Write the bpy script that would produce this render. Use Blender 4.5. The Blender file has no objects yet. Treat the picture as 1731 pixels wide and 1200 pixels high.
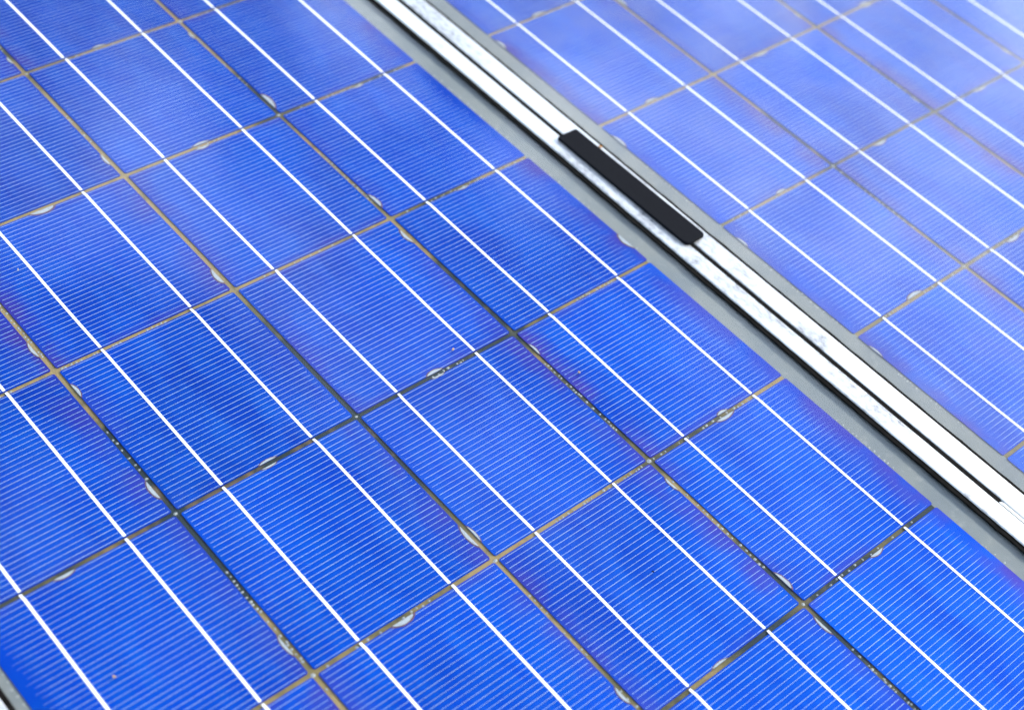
import bpy, bmesh, math, random
from mathutils import Matrix, Vector

random.seed(7)
P = 0.130                      # metres per cell pitch; all panel layout below is in pitch units
scene = bpy.context.scene
col = scene.collection

# ------------------------------------------------------------------ camera
cam_data = bpy.data.cameras.new("camera")
cam = bpy.data.objects.new("camera", cam_data)
col.objects.link(cam)
scene.camera = cam
CAM_POS = (-5.4431782, -6.62320964, 5.7583648)
FWD = Vector((0.54067409, 0.43818814, -0.71809657)).normalized()
DOWN = Vector((-0.40082065, -0.61631136, -0.67786659)).normalized()
RIGHT = DOWN.cross(FWD).normalized()
UP = -DOWN
m = Matrix((RIGHT, UP, -FWD)).transposed().to_4x4()
m.translation = Vector(CAM_POS) * P
cam.matrix_world = m
cam_data.sensor_width = 36.0
cam_data.lens = 36.0 * 2717.12 / 1731.0
cam_data.clip_start = 0.02
cam_data.clip_end = 500.0
cam_data.dof.use_dof = True
cam_data.dof.focus_distance = 7.65 * P
cam_data.dof.aperture_fstop = 5.6

# ------------------------------------------------------------------ sky and sun
SUN_EL, SUN_AZ = math.radians(33), math.radians(112)      # azimuth clockwise from +Y
world = bpy.data.worlds.new("World")
scene.world = world
world.use_nodes = True
wn, wl = world.node_tree.nodes, world.node_tree.links
wn.clear()
w_out = wn.new("ShaderNodeOutputWorld")
w_bg = wn.new("ShaderNodeBackground")
w_sky = wn.new("ShaderNodeTexSky")
w_sky.sky_type = 'NISHITA'
w_sky.sun_disc = False
w_sky.sun_elevation = SUN_EL
w_sky.sun_rotation = SUN_AZ
w_sky.air_density = 1.0
w_sky.dust_density = 2.0
w_sky.ozone_density = 1.0
w_bg.inputs["Strength"].default_value = 0.13
# thin bright cloud spread evenly over the whole sky
w_tc = wn.new("ShaderNodeTexCoord")
w_noise = wn.new("ShaderNodeTexNoise")
w_noise.inputs["Scale"].default_value = 8.0
w_noise.inputs["Detail"].default_value = 3.0
w_noise.inputs["Roughness"].default_value = 0.5
w_ramp = wn.new("ShaderNodeMapRange")
w_ramp.inputs["From Min"].default_value = 0.46
w_ramp.inputs["From Max"].default_value = 0.70
w_ramp.inputs["To Min"].default_value = 0.0
w_ramp.inputs["To Max"].default_value = 0.75
w_mix = wn.new("ShaderNodeMix")
w_mix.data_type = 'RGBA'
w_mix.inputs["B"].default_value = (15.0, 17.0, 20.0, 1)
w_map = wn.new("ShaderNodeMapping")
w_map.inputs["Location"].default_value = (5.4, 6.9, 2.7)
wl.new(w_tc.outputs["Generated"], w_map.inputs["Vector"])
wl.new(w_map.outputs["Vector"], w_noise.inputs["Vector"])
wl.new(w_noise.outputs["Fac"], w_ramp.inputs["Value"])
wl.new(w_ramp.outputs["Result"], w_mix.inputs["Factor"])
wl.new(w_sky.outputs["Color"], w_mix.inputs["A"])
wl.new(w_mix.outputs["Result"], w_bg.inputs["Color"])
wl.new(w_bg.outputs["Background"], w_out.inputs["Surface"])

sun_data = bpy.data.lights.new("sun", 'SUN')
sun_data.energy = 2.5
sun_data.angle = math.radians(10)
sun_data.color = (1.0, 0.95, 0.87)
sun = bpy.data.objects.new("sun", sun_data)
col.objects.link(sun)
to_sun = Vector((math.sin(SUN_AZ) * math.cos(SUN_EL), math.cos(SUN_AZ) * math.cos(SUN_EL), math.sin(SUN_EL)))
sun.rotation_euler = to_sun.to_track_quat('Z', 'Y').to_euler()
sun.location = to_sun * 5

scene.view_settings.view_transform = 'Standard'
scene.view_settings.look = 'None'
scene.view_settings.gamma = 1.0
scene.view_settings.exposure = 1.22
scene.view_settings.use_curve_mapping = False
scene.cycles.max_bounces = 10
scene.cycles.transparent_max_bounces = 16
scene.render.film_transparent = False

# ------------------------------------------------------------------ materials
class NT:
    """small helper round a node tree"""
    def __init__(self, name):
        self.mat = bpy.data.materials.new(name)
        self.mat.use_nodes = True
        self.n, self.l = self.mat.node_tree.nodes, self.mat.node_tree.links
        self.n.clear()
        self.out = self.n.new("ShaderNodeOutputMaterial")
    def node(self, kind, **kw):
        nd = self.n.new(kind)
        for k, v in kw.items():
            setattr(nd, k, v)
        return nd
    def link(self, a, b):
        self.l.new(a, b)
    def put(self, sock, val):
        if hasattr(val, "is_output"):
            self.l.new(val, sock)
        else:
            sock.default_value = val
    def math(self, op, a, b=0.0, c=0.0, clamp=False):
        nd = self.n.new("ShaderNodeMath"); nd.operation = op; nd.use_clamp = clamp
        for s, v in zip(nd.inputs, (a, b, c)):
            self.put(s, v)
        return nd.outputs[0]
    def mix(self, f, a, b):
        nd = self.n.new("ShaderNodeMix"); nd.data_type = 'RGBA'
        self.put(nd.inputs["Factor"], f); self.put(nd.inputs["A"], a); self.put(nd.inputs["B"], b)
        return nd.outputs["Result"]
    def rng(self, v, a, b, c=0.0, d=1.0, smooth=False):
        nd = self.n.new("ShaderNodeMapRange")
        if smooth: nd.interpolation_type = 'SMOOTHSTEP'
        self.put(nd.inputs["Value"], v)
        for s, x in zip(("From Min", "From Max", "To Min", "To Max"), (a, b, c, d)):
            self.put(nd.inputs[s], x)
        return nd.outputs["Result"]
    def noise(self, vec, scale, detail=3.0, rough=0.5, dist=0.0):
        nd = self.n.new("ShaderNodeTexNoise")
        self.put(nd.inputs["Vector"], vec)
        nd.inputs["Scale"].default_value = scale
        nd.inputs["Detail"].default_value = detail
        nd.inputs["Roughness"].default_value = rough
        nd.inputs["Distortion"].default_value = dist
        return nd.outputs["Fac"]
    def principled(self, color, rough, metallic=0.0, spec=0.5, bump=None, bump_d=0.0005, bump_s=0.3):
        b = self.n.new("ShaderNodeBsdfPrincipled")
        self.put(b.inputs["Base Color"], color)
        self.put(b.inputs["Roughness"], rough)
        b.inputs["Metallic"].default_value = metallic
        b.inputs["Specular IOR Level"].default_value = spec
        if bump is not None:
            bp = self.n.new("ShaderNodeBump")
            bp.inputs["Strength"].default_value = bump_s
            bp.inputs["Distance"].default_value = bump_d
            self.link(bump, bp.inputs["Height"])
            self.link(bp.outputs["Normal"], b.inputs["Normal"])
        self.link(b.outputs[0], self.out.inputs["Surface"])
        return b
    def coords(self):
        return self.n.new("ShaderNodeTexCoord").outputs["Object"]
    def scaled(self, vec, s, rot=0.0):
        mp = self.n.new("ShaderNodeMapping")
        self.link(vec, mp.inputs["Vector"])
        mp.inputs["Scale"].default_value = s
        mp.inputs["Rotation"].default_value = (0, 0, rot)
        return mp.outputs[0]

def mat_cell():
    t = NT("polycrystalline_silicon")
    oc = t.coords()
    info = t.node("ShaderNodeObjectInfo")
    rnd = info.outputs["Random"]
    off = t.node("ShaderNodeCombineXYZ")
    for i, k in enumerate((37.0, 91.0, 53.0)):
        t.link(t.math('MULTIPLY', rnd, k), off.inputs[i])
    add = t.node("ShaderNodeVectorMath", operation='ADD')
    t.link(oc, add.inputs[0]); t.link(off.outputs[0], add.inputs[1])
    v = add.outputs[0]
    sep = t.node("ShaderNodeSeparateXYZ"); t.link(oc, sep.inputs[0])
    ay = t.math('DIVIDE', t.math('ABSOLUTE', sep.outputs[1]), P * 0.486)
    # broad drift of the anti-reflection coat, streaky grain, crystal flakes
    broad = t.noise(v, 6.5, 2.0, 0.5, 0.4)
    streak = t.noise(t.scaled(v, (1.0, 0.35, 1.0), 0.7), 42.0, 4.0, 0.6, 0.4)
    vor = t.node("ShaderNodeTexVoronoi"); vor.inputs["Scale"].default_value = 150.0
    t.link(t.scaled(v, (1.0, 0.5, 1.0), 0.45), vor.inputs["Vector"])
    flake = t.node("ShaderNodeSeparateColor"); t.link(vor.outputs["Color"], flake.inputs[0])
    f1 = t.rng(broad, 0.33, 0.68, 0.0, 1.0, True)
    c = t.mix(f1, (0.0004, 0.0052, 0.112, 1), (0.0010, 0.013, 0.185, 1))
    c = t.mix(t.rng(streak, 0.40, 0.72, 0.0, 0.32), c, (0.0030, 0.055, 0.33, 1))
    # violet drift along the cell borders, uneven from side to side
    sx = t.math('DIVIDE', sep.outputs[0], P * 0.486)
    def own(k): return t.rng(t.math('FRACT', t.math('MULTIPLY', rnd, k)), 0.15, 0.85)
    e_r = t.math('MULTIPLY', t.rng(sx, 0.62, 1.0, 0.0, 1.0, True), own(13.7))
    e_l = t.math('MULTIPLY', t.rng(sx, -1.0, -0.70, 1.0, 0.0, True), own(29.3))
    e_y = t.math('MULTIPLY', t.rng(ay, 0.86, 1.0, 0.0, 0.6, True), own(51.1))
    edge = t.math('MAXIMUM', t.math('MAXIMUM', e_r, e_l), e_y)
    en = t.rng(t.noise(v, 24.0, 3.0, 0.55), 0.34, 0.62, 0.0, 1.0, True)
    vio = t.math('MULTIPLY', t.math('MULTIPLY', edge, en), 0.85)
    c = t.mix(vio, c, (0.024, 0.015, 0.120, 1))
    val = t.math('ADD', t.rng(flake.outputs[0], 0.0, 1.0, 0.95, 1.05), t.rng(rnd, 0.0, 1.0, -0.05, 0.05))
    hs = t.node("ShaderNodeHueSaturation")
    t.link(t.rng(flake.outputs[1], 0, 1, 0.495, 0.505), hs.inputs["Hue"])
    t.link(val, hs.inputs["Value"]); t.link(c, hs.inputs["Color"])
    # diffuse body plus the broad blue gloss of the coated, etched silicon (laminated: no air interface of its own)
    df = t.node("ShaderNodeBsdfDiffuse"); t.link(hs.outputs[0], df.inputs[0])
    gl = t.node("ShaderNodeBsdfGlossy"); gl.inputs["Roughness"].default_value = 0.42
    gcol = t.mix(t.rng(streak, 0.35, 0.7), (0.002, 0.076, 0.53, 1), (0.007, 0.128, 0.62, 1))
    gcol = t.mix(t.rng(broad, 0.35, 0.68, 0.0, 0.5, True), gcol, (0.006, 0.150, 0.70, 1))
    t.link(t.mix(vio, gcol, (0.085, 0.055, 0.36, 1)), gl.inputs["Color"])
    mx = t.node("ShaderNodeMixShader"); mx.inputs[0].default_value = 0.46
    t.link(df.outputs[0], mx.inputs[1]); t.link(gl.outputs[0], mx.inputs[2])
    t.link(mx.outputs[0], t.out.inputs["Surface"])
    return t.mat

def mat_silver(name, base, rough, dirt=0.0):
    t = NT(name)
    oc = t.coords()
    n = t.noise(oc, 900.0, 3.0, 0.6)
    c = t.mix(t.rng(n, 0.3, 0.7, 0.0, 0.35), base, tuple(x * 0.8 for x in base[:3]) + (1,))
    t.principled(c, rough, 0.0, 0.4)
    return t.mat

def mat_frame():
    t = NT("anodised_aluminium")
    oc = t.coords()
    info = t.node("ShaderNodeObjectInfo")
    shift = t.node("ShaderNodeVectorMath", operation='ADD')
    cmb = t.node("ShaderNodeCombineXYZ")
    t.link(t.math('MULTIPLY', info.outputs["Random"], 23.0), cmb.inputs[1])
    t.link(oc, shift.inputs[0]); t.link(cmb.outputs[0], shift.inputs[1])
    oc = shift.outputs[0]
    grain = t.noise(t.scaled(oc, (60.0, 1.0, 60.0)), 60.0, 3.0, 0.6)
    patch = t.noise(t.scaled(oc, (1.0, 0.35, 1.0)), 22.0, 4.0, 0.6, 0.5)
    fleck = t.noise(t.scaled(oc, (1.0, 0.55, 1.0)), 330.0, 5.0, 0.7)
    dirt = t.math('MULTIPLY', t.rng(patch, 0.42, 0.62, 0.0, 1.0, True), t.rng(fleck, 0.40, 0.68, 0.25, 1.0))
    c = t.mix(t.rng(grain, 0.3, 0.7, 0.0, 1.0), (0.66, 0.68, 0.68, 1), (0.53, 0.55, 0.55, 1))
    c = t.mix(t.math('MULTIPLY', dirt, 0.92), c, (0.13, 0.13, 0.14, 1))
    t.principled(c, 0.42, 0.55, 0.5, grain, 0.0002, 0.12)
    return t.mat

def mat_back(x0, x1, y0, y1, name, stains):
    t = NT(name)
    oc = t.coords()
    sep = t.node("ShaderNodeSeparateXYZ"); t.link(oc, sep.inputs[0])
    inx = t.math('MULTIPLY', t.math('GREATER_THAN', sep.outputs[0], x0 * P), t.math('LESS_THAN', sep.outputs[0], x1 * P))
    iny = t.math('MULTIPLY', t.math('GREATER_THAN', sep.outputs[1], y0 * P), t.math('LESS_THAN', sep.outputs[1], y1 * P))
    field = t.math('MULTIPLY', inx, iny)
    n1 = t.noise(oc, 4.5, 2.0, 0.5, 0.3)
    n2 = t.noise(oc, 22.0, 3.0, 0.6, 0.4)
    n3 = t.noise(oc, 120.0, 3.0, 0.6)
    s = t.math('ADD', t.math('MULTIPLY', n1, 0.65), t.math('MULTIPLY', n2, 0.35))
    for sx, sy, rad, amt in stains:            # irregular stained zones of the encapsulant
        dv = t.node("ShaderNodeVectorMath", operation='DISTANCE')
        t.link(oc, dv.inputs[0]); dv.inputs[1].default_value = (sx * P, sy * P, 0)
        dd = t.math('ADD', dv.outputs["Value"], t.math('MULTIPLY', t.math('SUBTRACT', n2, 0.5), 0.10))
        s = t.math('ADD', s, t.rng(dd, rad * 0.35 * P, rad * P, amt, 0.0, True))
    g = t.mix(t.rng(s, 0.41, 0.47), (0.014, 0.024, 0.026, 1), (0.085, 0.075, 0.032, 1))
    g = t.mix(t.rng(s, 0.475, 0.55), g, (0.215, 0.160, 0.070, 1))
    g = t.mix(t.rng(n2, 0.56, 0.70, 0.0, 0.7), g, (0.22, 0.14, 0.065, 1))
    g = t.mix(t.rng(n3, 0.52, 0.75, 0.0, 0.5), g, (0.020, 0.026, 0.026, 1))
    mg = t.mix(t.rng(n2, 0.35, 0.65), (0.120, 0.138, 0.146, 1), (0.155, 0.167, 0.160, 1))
    mg = t.mix(t.rng(n3, 0.58, 0.74, 0.0, 0.5), mg, (0.20, 0.21, 0.205, 1))
    t.principled(t.mix(field, mg, g), 0.75, 0.0, 0.2)
    return t.mat

def mat_glass_top(name, film):
    t = NT(name)
    lw = t.node("ShaderNodeLayerWeight"); lw.inputs["Blend"].default_value = 0.5
    f5 = t.math('POWER', lw.outputs["Facing"], 3.3)
    fr = t.math('ADD', t.math('MULTIPLY', f5, 0.95), 0.004)   # anti-reflective solar glass
    oc = t.coords()
    wob = t.noise(oc, 26.0, 2.0, 0.5)
    bp = t.node("ShaderNodeBump"); bp.inputs["Strength"].default_value = 0.05; bp.inputs["Distance"].default_value = 0.002
    t.link(wob, bp.inputs["Height"])
    gl = t.node("ShaderNodeBsdfGlossy"); gl.inputs["Roughness"].default_value = 0.06
    t.link(bp.outputs[0], gl.inputs["Normal"])
    tr = t.node("ShaderNodeBsdfTransparent"); tr.inputs[0].default_value = (0.97, 0.985, 0.98, 1)
    mx = t.node("ShaderNodeMixShader")
    t.link(fr, mx.inputs[0]); t.link(tr.outputs[0], mx.inputs[1]); t.link(gl.outputs[0], mx.inputs[2])
    # a thin pale film: faint, flecked
    d1 = t.noise(oc, 16.0, 4.0, 0.6, 0.4)
    d2 = t.noise(oc, 1500.0, 2.0, 0.6)
    path = t.math('DIVIDE', 1.0, t.math('SUBTRACT', 1.02, lw.outputs["Facing"]))       # more film is crossed at a slant
    film_mix = t.math('ADD', t.math('MULTIPLY', t.rng(d1, 0.35, 0.70, film * 0.45, film), path), t.rng(d2, 0.72, 0.80, 0.0, 0.03))
    df = t.node("ShaderNodeBsdfDiffuse"); df.inputs[0].default_value = (0.55, 0.54, 0.52, 1)
    m2 = t.node("ShaderNodeMixShader")
    t.link(film_mix, m2.inputs[0]); t.link(mx.outputs[0], m2.inputs[1]); t.link(df.outputs[0], m2.inputs[2])
    t.link(m2.outputs[0], t.out.inputs["Surface"])
    return t.mat

def mat_clear():
    t = NT("bonded_glass_underside")
    tr = t.node("ShaderNodeBsdfTransparent")
    t.link(tr.outputs[0], t.out.inputs["Surface"])
    return t.mat

def mat_plain(name, color, rough, spec=0.5, var=0.25, scale=300.0, bump_s=0.3, bump_d=0.0004):
    t = NT(name)
    n = t.noise(t.coords(), scale, 4.0, 0.6)
    c = t.mix(t.rng(n, 0.3, 0.7), tuple(x * (1 - var) for x in color) + (1,), tuple(x * (1 + var) for x in color) + (1,))
    t.principled(c, rough, 0.0, spec, n, bump_d, bump_s)
    return t.mat

M_CELL = mat_cell()
M_FINGER = mat_silver("printed_silver_paste", (0.30, 0.43, 0.58, 1), 0.5)
M_BUS = mat_silver("tinned_copper_ribbon", (0.80, 0.80, 0.80, 1), 0.4)
M_FRAME = mat_frame()
M_GLASS, M_GLASS_PALE, M_CLEAR = mat_glass_top("low_iron_glass", 0.002), mat_glass_top("pale_film_glass", 0.064), mat_clear()  # the second glass carries a much denser pale film
M_GASKET_SHADE = mat_plain("black_rubber_and_slot_shade", (0.006, 0.0055, 0.005), 0.9, 0.05, 0.5, 160.0)  # rubber of the frame seals, also the black that shades the slot
M_CLAMP = mat_plain("black_plastic", (0.0040, 0.0046, 0.0066), 0.75, 0.06, 0.15, 500.0, 0.25, 0.0002)
M_NOTCH = mat_plain("bare_silicon_edge", (0.25, 0.28, 0.30), 0.6, 0.3, 0.2, 700.0)
M_RIM = mat_plain("burnt_coating_rim", (0.085, 0.050, 0.085), 0.6, 0.2, 0.3, 500.0)
M_BUBBLE = mat_plain("cloudy_bubble", (0.21, 0.225, 0.22), 0.5, 0.4, 0.3, 900.0)
M_CRUMB = mat_plain("tan_grit", (0.26, 0.19, 0.13), 0.9, 0.2, 0.4, 1500.0)
M_ROOF = mat_plain("bitumen_roofing", (0.045, 0.045, 0.046), 0.9, 0.2, 0.35, 220.0)
M_ORANGE = mat_plain("orange_grit", (0.42, 0.20, 0.05), 0.8, 0.3, 0.3, 1500.0)

# ------------------------------------------------------------------ mesh helpers
def add_box(bm, x0, x1, y0, y1, z0, z1, mi=0):
    vs = [bm.verts.new((x * P, y * P, z * P)) for z in (z0, z1) for x, y in ((x0, y0), (x1, y0), (x1, y1), (x0, y1))]
    fs = [(3, 2, 1, 0), (4, 5, 6, 7), (0, 1, 5, 4), (1, 2, 6, 5), (2, 3, 7, 6), (3, 0, 4, 7)]
    out = []
    for f in fs:
        fc = bm.faces.new([vs[i] for i in f]); fc.material_index = mi; out.append(fc)
    return out

def add_prism(bm, pts, z0, z1, mi=0, bottom=True):
    lo = [bm.verts.new((x * P, y * P, z0 * P)) for x, y in pts]
    hi = [bm.verts.new((x * P, y * P, z1 * P)) for x, y in pts]
    f = bm.faces.new(hi); f.material_index = mi
    if bottom:
        f = bm.faces.new(lo[::-1]); f.material_index = mi
    n = len(pts)
    for i in range(n):
        f = bm.faces.new((lo[i], lo[(i + 1) % n], hi[(i + 1) % n], hi[i])); f.material_index = mi

def mesh_of(name, bm, mats):
    bmesh.ops.recalc_face_normals(bm, faces=bm.faces)
    me = bpy.data.meshes.new(name)
    bm.to_mesh(me); bm.free()
    for mt in (mats if isinstance(mats, (list, tuple)) else [mats]):
        me.materials.append(mt)
    return me

def place(name, me, parent=None, loc=(0, 0, 0), rz=0.0):
    o = bpy.data.objects.new(name, me)
    o.location = Vector(loc) * P
    o.rotation_euler = (0, 0, rz)
    o.parent = parent
    col.objects.link(o)
    return o

def tag(o, label, cat, group=None):
    o["label"] = label; o["category"] = cat
    if group: o["group"] = group
    return o

# ------------------------------------------------------------------ the surface under the panels
bm = bmesh.new()
add_box(bm, -60, 60, -60, 60, -0.40, -0.2725)
roof = place("roof_surface", mesh_of("roof_surface", bm, M_ROOF))
roof["kind"] = "structure"

# ------------------------------------------------------------------ shared cell meshes
H, HY = 0.4858, 0.4880                                  # half a cell
CH = 0.007                                  # small chamfer at the corners
N_FING, FS = 35, 0.02815
bm = bmesh.new()
add_prism(bm, [(-H + CH, -HY), (H - CH, -HY), (H, -HY + CH), (H, HY - CH), (H - CH, HY), (-H + CH, HY), (-H, HY - CH), (-H, -HY + CH)], -0.0052, 0.0)
ME_CELL = mesh_of("solar_cell", bm, M_CELL)

def finger_mesh(xa, xb, fade=0):
    """printed fingers; fade = -1 / +1 lets them thin out towards that side"""
    bm = bmesh.new()
    rr = random.Random(3 + fade)
    for i in range(N_FING):
        y = (i - (N_FING - 1) / 2) * FS + rr.uniform(-0.0016, 0.0016)
        w = 0.00068 * rr.uniform(0.8, 1.2)
        a = xa + rr.uniform(0, 0.006); b = xb - rr.uniform(0, 0.006)
        xs = [(a, 1.0), (b, 1.0)]
        if fade > 0: xs = [(a, 1.0), (b - rr.uniform(0.06, 0.10), 1.0), (b - rr.uniform(0.02, 0.04), 0.45), (b + rr.uniform(-0.012, 0.012), 0.12)]
        if fade < 0: xs = [(a + rr.uniform(-0.012, 0.012), 0.12), (a + rr.uniform(0.02, 0.04), 0.45), (a + rr.uniform(0.06, 0.10), 1.0), (b, 1.0)]
        prev = None
        for x, k in xs:
            q = [bm.verts.new((x * P, (y + sy * w * k) * P, z * P)) for sy, z in ((-1, 0.0002), (1, 0.0002), (1, 0.0010), (-1, 0.0010))]
            if prev:
                for n in range(4):
                    bm.faces.new((prev[n], prev[(n + 1) % 4], q[(n + 1) % 4], q[n]))
            prev = q
    return mesh_of("contact_fingers", bm, M_FINGER)
ME_FING = finger_mesh(-0.478, 0.478)
ME_FING_R = finger_mesh(-0.478, 0.445, 1)      # stops short of the panel's right border
ME_FING_L = finger_mesh(-0.445, 0.478, -1)      # stops short of the panel's left border

def bus_mesh(seed):
    rr = random.Random(seed)
    bm = bmesh.new()
    w = 0.0068
    # ribbon: bonded on the cell, running on over the gap at the upper end (+y), with a short step there
    ys = [-0.483, -0.30, -0.10, 0.12, 0.33, 0.470]
    jog = rr.uniform(-0.0035, 0.0035)
    xs = [rr.uniform(-0.0008, 0.0008) for _ in ys]
    lo, hi = [], []
    rows = []
    for x, y in zip(xs, ys):
        rows.append((x, y, w, 0.0022))
    rows.append((jog * 0.6, 0.482, w * 0.92, 0.0022))
    rows.append((jog, 0.504, w * 0.88, 0.0004))
    prev = None
    for x, y, ww, z in rows:
        q = [bm.verts.new(((x + s * ww) * P, y * P, zz * P)) for s, zz in ((-1, z - 0.0016), (-1, z), (1, z), (1, z - 0.0016))]
        if prev:
            for i in range(4):
                bm.faces.new((prev[i], prev[(i + 1) % 4], q[(i + 1) % 4], q[i]))
        else:
            bm.faces.new(q)
        prev = q
    bm.faces.new(prev)
    return mesh_of("busbar", bm, M_BUS)
ME_BUS = [bus_mesh(s) for s in range(6)]

def notch_mesh(seed):
    """lens-shaped bare spot lying along a cell edge; local +y points into the cell"""
    rr = random.Random(seed)
    bm = bmesh.new()
    n = 12
    def outline(L, D, sk):
        pts = [(-L, -0.001), (L, -0.001)]
        for i in range(1, n):
            a = math.pi * i / n
            pts.append((L * math.cos(a) + sk * math.sin(a), D * math.sin(a) ** 1.5 * rr.uniform(0.93, 1.07)))
        return pts
    L, D, sk = rr.uniform(0.046, 0.056), rr.uniform(0.014, 0.019), rr.uniform(-0.012, 0.012)
    add_prism(bm, outline(L * 1.22, D * 1.38, sk), 0.0002, 0.0013, 1)
    add_prism(bm, outline(L, D, sk), 0.0005, 0.0018, 0)
    return mesh_of("edge_notch", bm, [M_NOTCH, M_RIM])
ME_NOTCH = [notch_mesh(s) for s in range(8)]

# ------------------------------------------------------------------ one panel
def rail(name, x0, x1, y0, y1, parent, bev=0.006):
    bm = bmesh.new()
    add_box(bm, x0, x1, y0, y1, -0.27, 0.030)
    edges = [e for e in bm.edges if abs(e.verts[0].co.z - e.verts[1].co.z) < 1e-6 and e.verts[0].co.z > 0]
    bmesh.ops.bevel(bm, geom=edges, offset=bev * P, segments=2, profile=0.6, affect='EDGES')
    return place(name, mesh_of(name, bm, M_FRAME), parent)

def seal(x0, x1, y0, y1, parent, axis, seed):
    """rubber seal with a slightly wavering edge"""
    rr = random.Random(seed)
    bm = bmesh.new()
    n = 160
    prev = None
    for i in range(n + 1):
        f = i / n
        wv = rr.uniform(-0.0022, 0.0022)
        zt = 0.0210 + rr.uniform(-0.0015, 0.0015)
        if axis == 'y':
            y = y0 + (y1 - y0) * f
            xa, xb = x0, x1 + wv
            q = [(xa, y, 0.0085), (xa, y, zt), (xb, y, zt - 0.002), (xb, y, 0.0085)]
        else:
            x = x0 + (x1 - x0) * f
            q = [(x, y0, 0.0085), (x, y0, zt), (x, y1 + wv, zt - 0.002), (x, y1 + wv, 0.0085)]
        q = [bm.verts.new(Vector(v) * P) for v in q]
        if prev:
            for k in range(4):
                bm.faces.new((prev[k], prev[(k + 1) % 4], q[(k + 1) % 4], q[k]))
        else:
            bm.faces.new(q)
        prev = q
    bm.faces.new(prev)
    return place("rubber_seal", mesh_of("rubber_seal", bm, M_GASKET_SHADE), parent)

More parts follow.
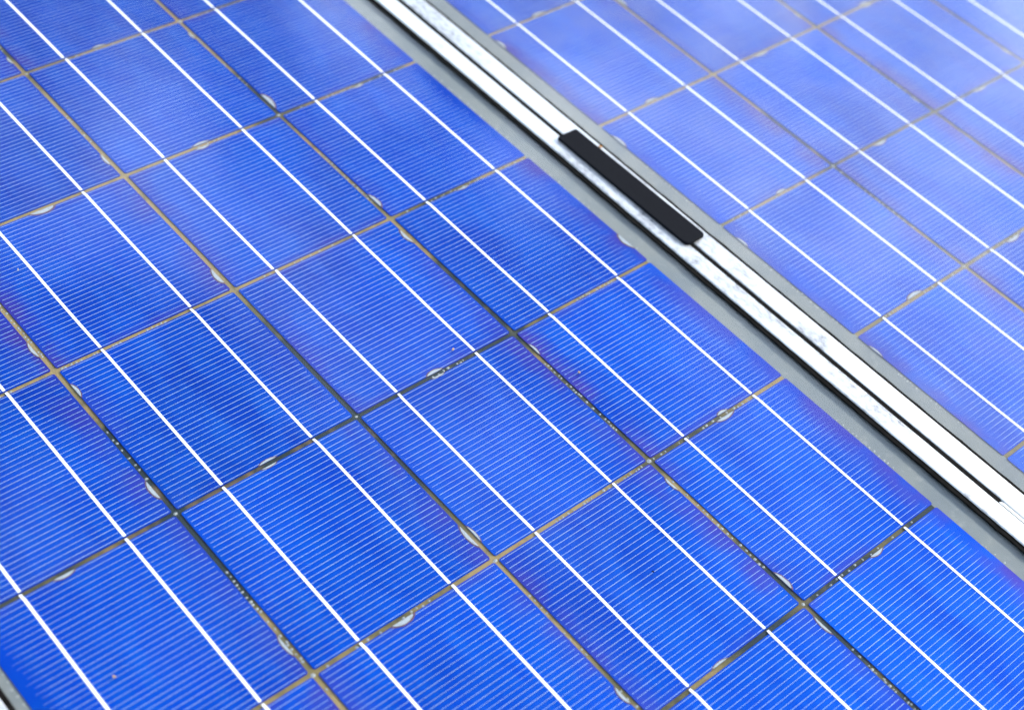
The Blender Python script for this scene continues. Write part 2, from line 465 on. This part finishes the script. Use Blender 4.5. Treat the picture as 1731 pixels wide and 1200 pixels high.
# extra and missing notches: (column, row, side)
def build_panel(label, ox, oy, in_l, in_r, W_l, W_r, seed, glass, stains, marks_u, marks_v):
    """ox = x of the first cell border, oy = shift along the rows; in_l / in_r = inner frame edges (local)"""
    rr = random.Random(seed)
    root = bpy.data.objects.new("solar_panel", None)
    root.location = (ox * P, oy * P, 0)
    root.empty_display_size = 0.05
    col.objects.link(root)
    tag(root, label, "solar panel", "solar panels mounted side by side")
    ytop, ybot = 2.0, -7.0                     # row borders: +2 ... -7 (nine rows)
    fy0, fy1 = ybot - 0.13, ytop + 0.13
    W = 0.106
    # back sheet
    bm = bmesh.new()
    add_box(bm, in_l - 0.02, in_r + 0.02, fy0 - 0.02, fy1 + 0.02, -0.03, -0.0056)
    place("backsheet", mesh_of("backsheet", bm, mat_back(0.02, 3.98, ybot + 0.02, ytop - 0.02, "laminate_backing", stains)), root)
    # glass
    bm = bmesh.new()
    fs = add_box(bm, in_l - 0.02, in_r + 0.02, fy0 - 0.02, fy1 + 0.02, 0.0035, 0.0080)
    for f in fs: f.material_index = 1
    fs[1].material_index = 0
    place("glass_pane", mesh_of("glass_pane", bm, [glass, M_CLEAR]), root)
    # frame
    a = rail("frame_rail", in_l - W_l, in_l, fy0 - W, fy1 + W, root)
    b = rail("frame_rail", in_r, in_r + W_r, fy0 - W, fy1 + W, root)
    c = rail("frame_rail", in_l + 0.0005, in_r - 0.0005, fy0 - W, fy0, root)
    d = rail("frame_rail", in_l + 0.0005, in_r - 0.0005, fy1, fy1 + W, root)
    seal(in_l - 0.004, in_l + 0.026, fy0, fy1, a, 'y', seed + 1)
    seal(in_r + 0.004, in_r - 0.026, fy0, fy1, b, 'y', seed + 2)
    seal(in_l + 0.026, in_r - 0.026, fy0 - 0.004, fy0 + 0.026, c, 'x', seed + 3)
    seal(in_l + 0.026, in_r - 0.026, fy1 + 0.004, fy1 - 0.026, d, 'x', seed + 4)
    # cells
    for r in range(9):
        for k in range(4):
            cx, cy = k + 0.5, ytop - 0.5 - r
            cell = place("solar_cell", ME_CELL, root, (cx + rr.uniform(-0.002, 0.002), cy + rr.uniform(-0.002, 0.002), 0), rr.uniform(-0.0015, 0.0015))
            fm = ME_FING_L if k == 0 else ME_FING_R if k == 3 else ME_FING
            fo = place("contact_fingers", fm, cell); fo["kind"] = "stuff"
            for s in (-0.25, 0.25):
                place("busbar", rr.choice(ME_BUS), cell, (s + rr.uniform(-0.003, 0.003), 0, 0))
            # bare notches: mid upper and lower edge, and near the ends of the side edges
            def notch(x, y, rz):
                nm = rr.choice(ME_NOTCH)
                o = place("edge_notch", nm, cell, (x, y, 0), rz)
                s = rr.uniform(0.65, 1.2); o.scale = (s, s * rr.uniform(0.7, 1.1), 1)
            top_j = r - 2                      # row border above this cell (counted down the panel)
            seen = 0 <= r - 1 < 7
            if seen:
                for mx, mj, sd in marks_u:
                    if k <= mx < k + 1 and mj == top_j and 'b' in sd: notch(mx - cx + rr.uniform(-0.01, 0.01), HY, math.pi)
                    if k <= mx < k + 1 and mj == top_j + 1 and 'a' in sd: notch(mx - cx + rr.uniform(-0.01, 0.01), -HY, 0.0)
                for mk, my, sd in marks_v:
                    if top_j <= my < top_j + 1:
                        if mk == k and 'r' in sd: notch(-H, -my - cy, -math.pi / 2)
                        if mk == k + 1 and 'l' in sd: notch(H, -my - cy, math.pi / 2)
            else:
                if rr.random() < 0.6: notch(rr.uniform(-0.05, 0.05), -HY, 0.0)
                if rr.random() < 0.5: notch(H, 0.345 * rr.choice((-1, 1)), math.pi / 2)
    # cloudy little bubbles strung along the gaps
    bm = bmesh.new()
    def bubble(x, y, big=1.0):
        rx, ry = big * rr.uniform(0.0045, 0.0095), big * rr.uniform(0.0045, 0.0085)
        n = 6
        top = bm.verts.new((x * P, y * P, -0.0020 * P))
        ring = [bm.verts.new(((x + rx * math.cos(2 * math.pi * i / n)) * P, (y + ry * math.sin(2 * math.pi * i / n)) * P, -0.0054 * P)) for i in range(n)]
        for i in range(n):
            bm.faces.new((ring[i], ring[(i + 1) % n], top))
    def string(x0, y0, x1, y1):
        kind = rr.random()
        if kind < 0.2: return
        a, b = sorted((rr.uniform(0, 0.45), rr.uniform(0.6, 1.0)))
        step = rr.uniform(0.022, 0.05)
        t = a
        while t < b:
            jx = rr.uniform(-0.005, 0.005)
            dx, dy = (jx, 0) if x0 == x1 else (0, jx)
            if rr.random() < 0.75:
                bubble(x0 + (x1 - x0) * t + dx, y0 + (y1 - y0) * t + dy)
            t += step * rr.uniform(0.6, 1.5)
    for r in range(10):
        for k in range(4):
            string(k + 0.02, ytop - r, k + 0.98, ytop - r)
    for r in range(9):
        for k in range(5):
            string(k, ytop - r - 0.02, k, ytop - r - 0.98)
    for r in range(1, 9):
        for k in range(1, 4):
            if rr.random() < 0.7: bubble(k + rr.uniform(-0.006, 0.006), ytop - r + rr.uniform(-0.006, 0.006), 1.5)
    bo = place("gap_bubbles", mesh_of("gap_bubbles", bm, M_BUBBLE), root); bo["kind"] = "stuff"
    return root

# bare notches: x and row border of those on the cross gaps (sides: a = cell above, b = cell below),
# column border and y of those on the long gaps (sides: l = cell to the left, r = cell to the right)
MU_A = [(1.515, 1, 'b'), (2.472, 0, 'a'), (2.486, 1, 'ab'), (1.492, 3, 'ab'), (2.485, 3, 'ab'), (1.470, 4, 'b'), (0.447, 3, 'b'),
        (3.539, 1, 'b'), (3.500, 2, 'b'), (3.523, 4, 'ab'), (3.507, 5, 'b'), (2.447, 5, 'a'), (0.5, 2, 'b'), (3.48, 0, 'a'), (1.52, 0, 'b'), (0.52, 4, 'a')]
MV_A = [(1, 1.831, 'l'), (1, 2.157, 'r'), (1, 2.840, 'l'), (2, 1.874, 'l'), (2, 0.838, 'l'), (1, 3.828, 'l'), (2, 3.839, 'lr'), (3, 3.144, 'r'),
        (3, 4.164, 'l'), (3, 4.856, 'r'), (3, 5.128, 'l'), (2, 4.844, 'l'), (3, 1.844, 'r'), (3, 2.157, 'l'), (3, 0.874, 'r'), (3, 0.156, 'l'), (2, -0.137, 'l'), (4, 2.819, 'l')]
MU_B = [(0.443, 1, 'a'), (0.469, 2, 'a'), (0.539, 3, 'a'), (1.448, 2, 'b'), (1.433, 3, 'b'), (0.542, 4, 'a'), (2.478, 3, 'b'), (1.453, 4, 'b'), (2.524, 2, 'ab'), (3.48, 3, 'a')]
MV_B = [(0, 2.163, 'r'), (0, 1.111, 'r'), (0, 3.159, 'r'), (0, 4.139, 'r'), (2, 2.854, 'l'), (2, 1.847, 'l'), (1, 1.15, 'r'), (3, 2.85, 'l'), (2, 3.86, 'r')]
STAINS_A = [(1.75, -3.0, 1.15, -0.13), (0.6, -3.1, 0.8, -0.10), (2.9, -2.75, 0.55, -0.10), (2.2, -4.1, 0.5, 0.10), (1.6, -1.2, 1.4, 0.06), (3.3, -5.0, 1.2, -0.07)]
STAINS_B = [(1.0, -2.0, 1.5, 0.05), (1.0, -3.0, 0.5, -0.05)]

# frame edges in pitch units, measured from the first cell border of each panel
panel_a = build_panel("blue solar panel in the foreground, left of the bright double frame", -4.0, 0.0, -0.065, 4.141, 0.106, 0.108, 11, M_GLASS, STAINS_A, MU_A, MV_A)
panel_b = build_panel("paler blue solar panel behind, right of the black clamp cover", 0.538, -0.018, -0.137, 4.075, 0.122, 0.106, 23, M_GLASS_PALE, STAINS_B, MU_B, MV_B)

# ------------------------------------------------------------------ things on and between the frames
def rounded_slab(name, pts_r, z0, z1, mat, bev):
    """pts_r: list of (x, y, corner radius); makes a slab with rounded corners and a soft top edge"""
    bm = bmesh.new()
    pts = []
    n = len(pts_r)
    for i in range(n):
        p0, p1, p2 = (Vector(pts_r[(i + d) % n][:2]) for d in (-1, 0, 1))
        r = pts_r[i][2]
        d0, d2 = (p0 - p1).normalized(), (p2 - p1).normalized()
        if r < 1e-5:
            pts.append(tuple(p1)); continue
        a, b = p1 + d0 * r, p1 + d2 * r
        for j in range(6):
            t = j / 5
            q = a.lerp(p1, t).lerp(p1.lerp(b, t), t)
            pts.append(tuple(q))
    add_prism(bm, pts, z0, z1)
    top = [e for e in bm.edges if all(v.co.z > (z1 - 1e-4) * P for v in e.verts)]
    bmesh.ops.bevel(bm, geom=top, offset=bev * P, segments=3, profile=0.6, affect='EDGES')
    me = mesh_of(name, bm, mat)
    return place(name, me)

clamp = rounded_slab("clamp_cover", [(0.219, -3.055, 0.038), (0.364, -3.050, 0.016), (0.357, -2.006, 0.006), (0.214, -2.003, 0.010)], 0.0303, 0.0520, M_CLAMP, 0.008)
tag(clamp, "long black plastic clamp cover lying across both bright frames", "clamp")
strip = rounded_slab("spacer_strip", [(0.2545, -6.4, 0.0), (0.2705, -6.4, 0.0), (0.2705, -5.200, 0.008), (0.2545, -5.185, 0.004)], -0.20, 0.0288, M_FRAME, 0.002)
tag(strip, "narrow silver spacer strip filling the slot between the two frames", "spacer")

slot = rounded_slab("slot_shade_strip", [(0.2495, -5.183, 0), (0.2785, -5.183, 0), (0.2785, 2.2, 0), (0.2495, 2.2, 0)], -0.26, 0.0272, M_GASKET_SHADE, 0.002)  # added black strip, stands in for the shade inside the slot
tag(slot, "added black strip standing in for the shade in the slot between the two frames", "shade strip")

# grit lying on the glass and on the clamp
def crumb(label, X, Y, z, r, mat, seed, stretch=1.4):
    rr = random.Random(seed)
    bm = bmesh.new()
    bmesh.ops.create_icosphere(bm, subdivisions=2, radius=r * P)
    for v in bm.verts:
        v.co *= rr.uniform(0.75, 1.2)
        v.co.x *= stretch; v.co.z *= 0.7
    o = place("dirt_crumb", mesh_of("dirt_crumb", bm, mat), None, (X, -Y, z + r * 0.55), rr.uniform(0, 3))
    return tag(o, label, "dirt", "crumbs of dirt on the panels")
crumb("tan crumb on the glass just above a dark cell gap near the double notch", -1.342, 2.924, 0.008, 0.0065, M_CRUMB, 1)
crumb("tan crumb on the glass in the middle of the picture, right of a gap crossing", -0.909, 3.391, 0.008, 0.0070, M_CRUMB, 2, 1.1)
crumb("small grey crumb on the deep blue cell in the lower left corner", -3.656, 3.551, 0.008, 0.0060, M_CRUMB, 3)
crumb("small dark crumb on the bright blue cell low in the middle", -1.458, 4.471, 0.008, 0.0045, M_GASKET_SHADE, 4)
crumb("pale sliver of grit on the deep blue cell at the left border", -2.809, 1.335, 0.008, 0.0040, M_BUBBLE, 5, 2.2)
crumb("orange crumb caught on the rim beside the black clamp cover", 0.388, 2.185, 0.030, 0.0075, M_ORANGE, 6, 1.3)
